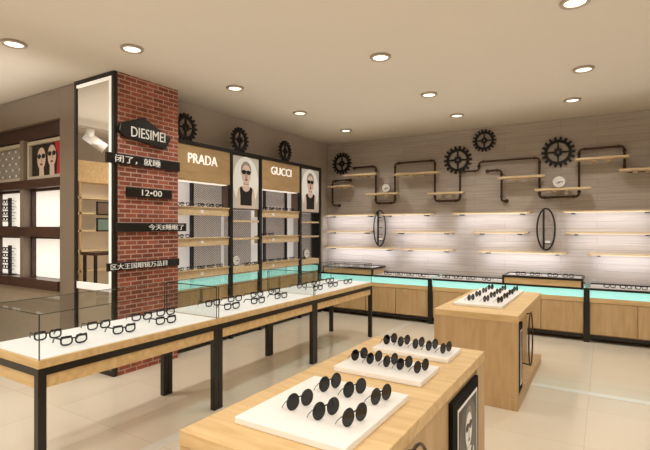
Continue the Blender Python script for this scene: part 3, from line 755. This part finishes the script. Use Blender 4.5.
# ------------------------------------------------------------------ things the mirror shows (far left part of the shop)
su = thing('shelf_unit', 'warm wooden shelf unit across the shop seen in the column mirror', 'shelf unit', (-7.85, 1.0, 0))
bx('back_panel', 'beigeback', su, -7.98, -.3, 0, -7.95, 2.3, 2.75)
bx('header', 'oak', su, -7.95, -.3, 2.38, -7.65, 2.3, 2.75)
for z in (.5, .85, 1.2, 1.55, 1.85, 2.12): bx('shelf', 'oak_pale', su, -7.95, -.3, z-.03, -7.65, 2.3, z)
for y in (-.3, .62, 1.45, 2.26): bx('upright', 'oak_side', su, -7.95, y, 0, -7.65, y+.04, 2.38)
for (z0, lb, m_) in ((1.81, 'dark framed picture seen in the mirror, upper of two', 'brownpaper'), (1.52, 'dark framed picture seen in the mirror, lower of two', 'greygreen')):
    t = thing('picture', lb, 'picture', (-7.62, 1.06, z0))
    bx('frame', 'black', t, -7.649, .93, z0, -7.63, 1.19, z0+.24); bx('print', m_, t, -7.63, .955, z0+.025, -7.625, 1.165, z0+.215)
ht = thing('high_table', 'dark topped high table across the shop seen in the column mirror', 'table', (-7.15, 1.2, 0))
bx('tabletop', 'darkwood', ht, -7.35, .75, 1.14, -6.95, 1.65, 1.19, bevel=.004)
for x in (-7.32, -7.02):
    for y in (.78, 1.58): bx('leg', 'black', ht, x, y, 0, x+.04, y+.04, 1.14)
vs = thing('basket', 'rounded pink basket on the high table seen in the column mirror', 'basket', (-7.15, 1.1, 1.19))
bw = MB()
for i, (r0, r1) in enumerate(((.09, .12), (.12, .13), (.13, .11))):
    for k in range(16):
        a, b = 2*math.pi*k/16, 2*math.pi*(k+1)/16; za, zb = 1.1905+i*.06, 1.1905+(i+1)*.06
        bw.quad([(-7.15+r0*math.cos(a), 1.1+r0*math.sin(a), za), (-7.15+r0*math.cos(b), 1.1+r0*math.sin(b), za), (-7.15+r1*math.cos(b), 1.1+r1*math.sin(b), zb), (-7.15+r1*math.cos(a), 1.1+r1*math.sin(a), zb)])
bw.build('bowl', mat('pink', '#d89a92', .6), vs)
MB().tube([(-7.15, 1.1+.11*math.cos(math.pi*k/10), 1.37+.12*math.sin(math.pi*k/10)) for k in range(11)], .009, 6).build('handle', 'pipe', vs)
tr = thing('track_light', 'white adjustable spotlight on a ceiling track seen in the mirror', 'spotlight', (-6.9, 1.75, 2.75))
mb = MB(); mb.box(-6.93, .4, CZ-.14, -6.88, 2.7, CZ-.10); mb.build('track', 'chrome', tr)
for y in (.8, 2.3): bx('hanger', 'chrome', tr, -6.915, y, CZ-.10, -6.895, y+.02, CZ-.001)
MB().tube([(-6.9, 1.75, CZ-.14), (-6.9, 1.75, CZ-.26)], .06, 12).build('driver_box', 'white', tr)
MB().tube([(-6.95, 1.80, CZ-.22), (-6.82, 1.55, CZ-.42)], .08, 16).build('lamp_head', 'white', tr)

# ------------------------------------------------------------------ downlights
DL = [((14, 43), 'large recessed downlight at the far left of the ceiling'), ((132, 48), 'recessed downlight above the gabled sign on the brick column'), ((235, 87.5), 'recessed downlight above the left portrait poster'),
      ((300, 112.5), 'recessed downlight above the right header sign'), ((380.5, 56.5), 'recessed downlight in the middle of the ceiling, left row nearest'),
      ((429, 94), 'recessed downlight in the middle of the ceiling, second in its row'), ((457, 115), 'recessed downlight in the middle of the ceiling, nearest the paired gears'),
      ((346, 130), 'smallest recessed downlight, above the corner gear'), ((583.5, 68.5), 'recessed downlight at right of the ceiling, nearer of the two'),
      ((572.5, 99.5), 'recessed downlight at right of the ceiling, farther of the two'), ((575, 1), 'recessed downlight cut off by the top edge of the photo')]
def lamp(nm, typ, loc, energy, col, **k):
    l = bpy.data.lights.new(nm, typ); l.energy = energy; l.color = col
    for a, b in k.items(): setattr(l, a, b)
    o = bpy.data.objects.new(nm, l); COL.objects.link(o); o.location = loc; return o
WARM = (1, .965, .92)
proto = None; dpos = []
for (u, v), lb in DL:
    p = onZ(CZ, u, v); dpos.append(p)
    if proto is None:
        t = thing('downlight', lb, 'ceiling light', (0, 0, 0))
        m2 = MB(); m2.tube([(.088*math.cos(2*math.pi*i/28), .088*math.sin(2*math.pi*i/28), -.006) for i in range(28)], .016, 8, True)
        m2.build('ring', 'trimring', t, local=True)
        m2 = MB(); m2.prism([(.074*math.cos(2*math.pi*i/28), .074*math.sin(2*math.pi*i/28), -.010) for i in range(28)], (0, 0, .006)); m2.build('lens', 'warm', t, local=True)
        proto = t; o = t
    else: o = copy_tree(proto)
    o.location = (p.x, p.y, CZ-.002); o['label'] = lb; o['group'] = 'recessed ceiling downlights'
extra = [(-3.2, .2), (-1.6, .3), (.4, .2), (2.2, .4), (2.2, 2.6), (2.2, 5.0), (.4, -1.8), (-1.6, -1.8), (-3.6, -1.8), (-6.0, .2), (-6.0, -2), (2.2, 6.8), (-6.3, 1.6)]
for p in [(q.x, q.y) for q in dpos] + extra:
    s = lamp('ceiling_spot', 'SPOT', (p[0], p[1], CZ-.03), 70, WARM, spot_size=R(150), spot_blend=1.0, shadow_soft_size=.09)
# added fill lamps with no fixture
o = lamp('down_fill', 'AREA', (1.6, .4, 2.9), 60, (1, .93, .85), shape='RECTANGLE', size=3.5, size_y=4)
o = lamp('down_fill', 'AREA', (-1.5, -1.6, 2.9), 70, (1, .93, .85), shape='RECTANGLE', size=4, size_y=2.5)
o = lamp('ceiling_fill', 'AREA', (-.3, 2.2, 2.90), 60, (1, .95, .91), shape='RECTANGLE', size=7.6, size_y=9.4); o.rotation_euler = (math.pi, 0, 0)  # added up-facing fill, no real cove: brightens the ceiling
# wall-washing strips under the long shelves
for x0, x1, z, rn in area_specs:
    o = lamp('shelf_wash', 'AREA', ((x0+x1)/2, YB-.19, z-.11), {'upper': 2.1, 'middle': 1.9, 'lower': 2.3}[rn]*(x1-x0)/1.0, (.85, .88, 1), shape='RECTANGLE', size=max(.2, x1-x0-.1), size_y=.17)
    o.rotation_euler = (R(75), 0, 0)
o = lamp('ceiling_fill', 'AREA', (-6.1, .2, 2.9), 34, (1, .96, .92), shape='RECTANGLE', size=2.6, size_y=5); o.rotation_euler = (math.pi, 0, 0)  # added up-facing fill for the ceiling reflected in the column mirror
o = lamp('down_fill', 'AREA', (-6.3, .0, 3.1), 34, (1, .95, .88), shape='RECTANGLE', size=1.6, size_y=2.6)  # added fill over the corner that the column mirror reflects
# world: faint
w = bpy.data.worlds.new('world'); scene.world = w; w.use_nodes = True
w.node_tree.nodes['Background'].inputs[0].default_value = (.9, .85, .8, 1); w.node_tree.nodes['Background'].inputs[1].default_value = .2

# ------------------------------------------------------------------ camera
cd = bpy.data.cameras.new('camera'); cd.sensor_width = 36; cd.lens = 36*F/650; cd.shift_y = (HZ-225)/650; cd.clip_start = .05
co = bpy.data.objects.new('camera', cd); COL.objects.link(co); co.location = (0, 0, EYE); co.rotation_euler = (R(90), 0, TH)
scene.camera = co
scene.view_settings.view_transform = 'Standard'
scene.view_settings.look = 'None'
scene.view_settings.exposure = 0
scene.cycles.use_denoising = True
scene.cycles.max_bounces = 8
scene.cycles.transparent_max_bounces = 24
scene.cycles.sample_clamp_indirect = 4
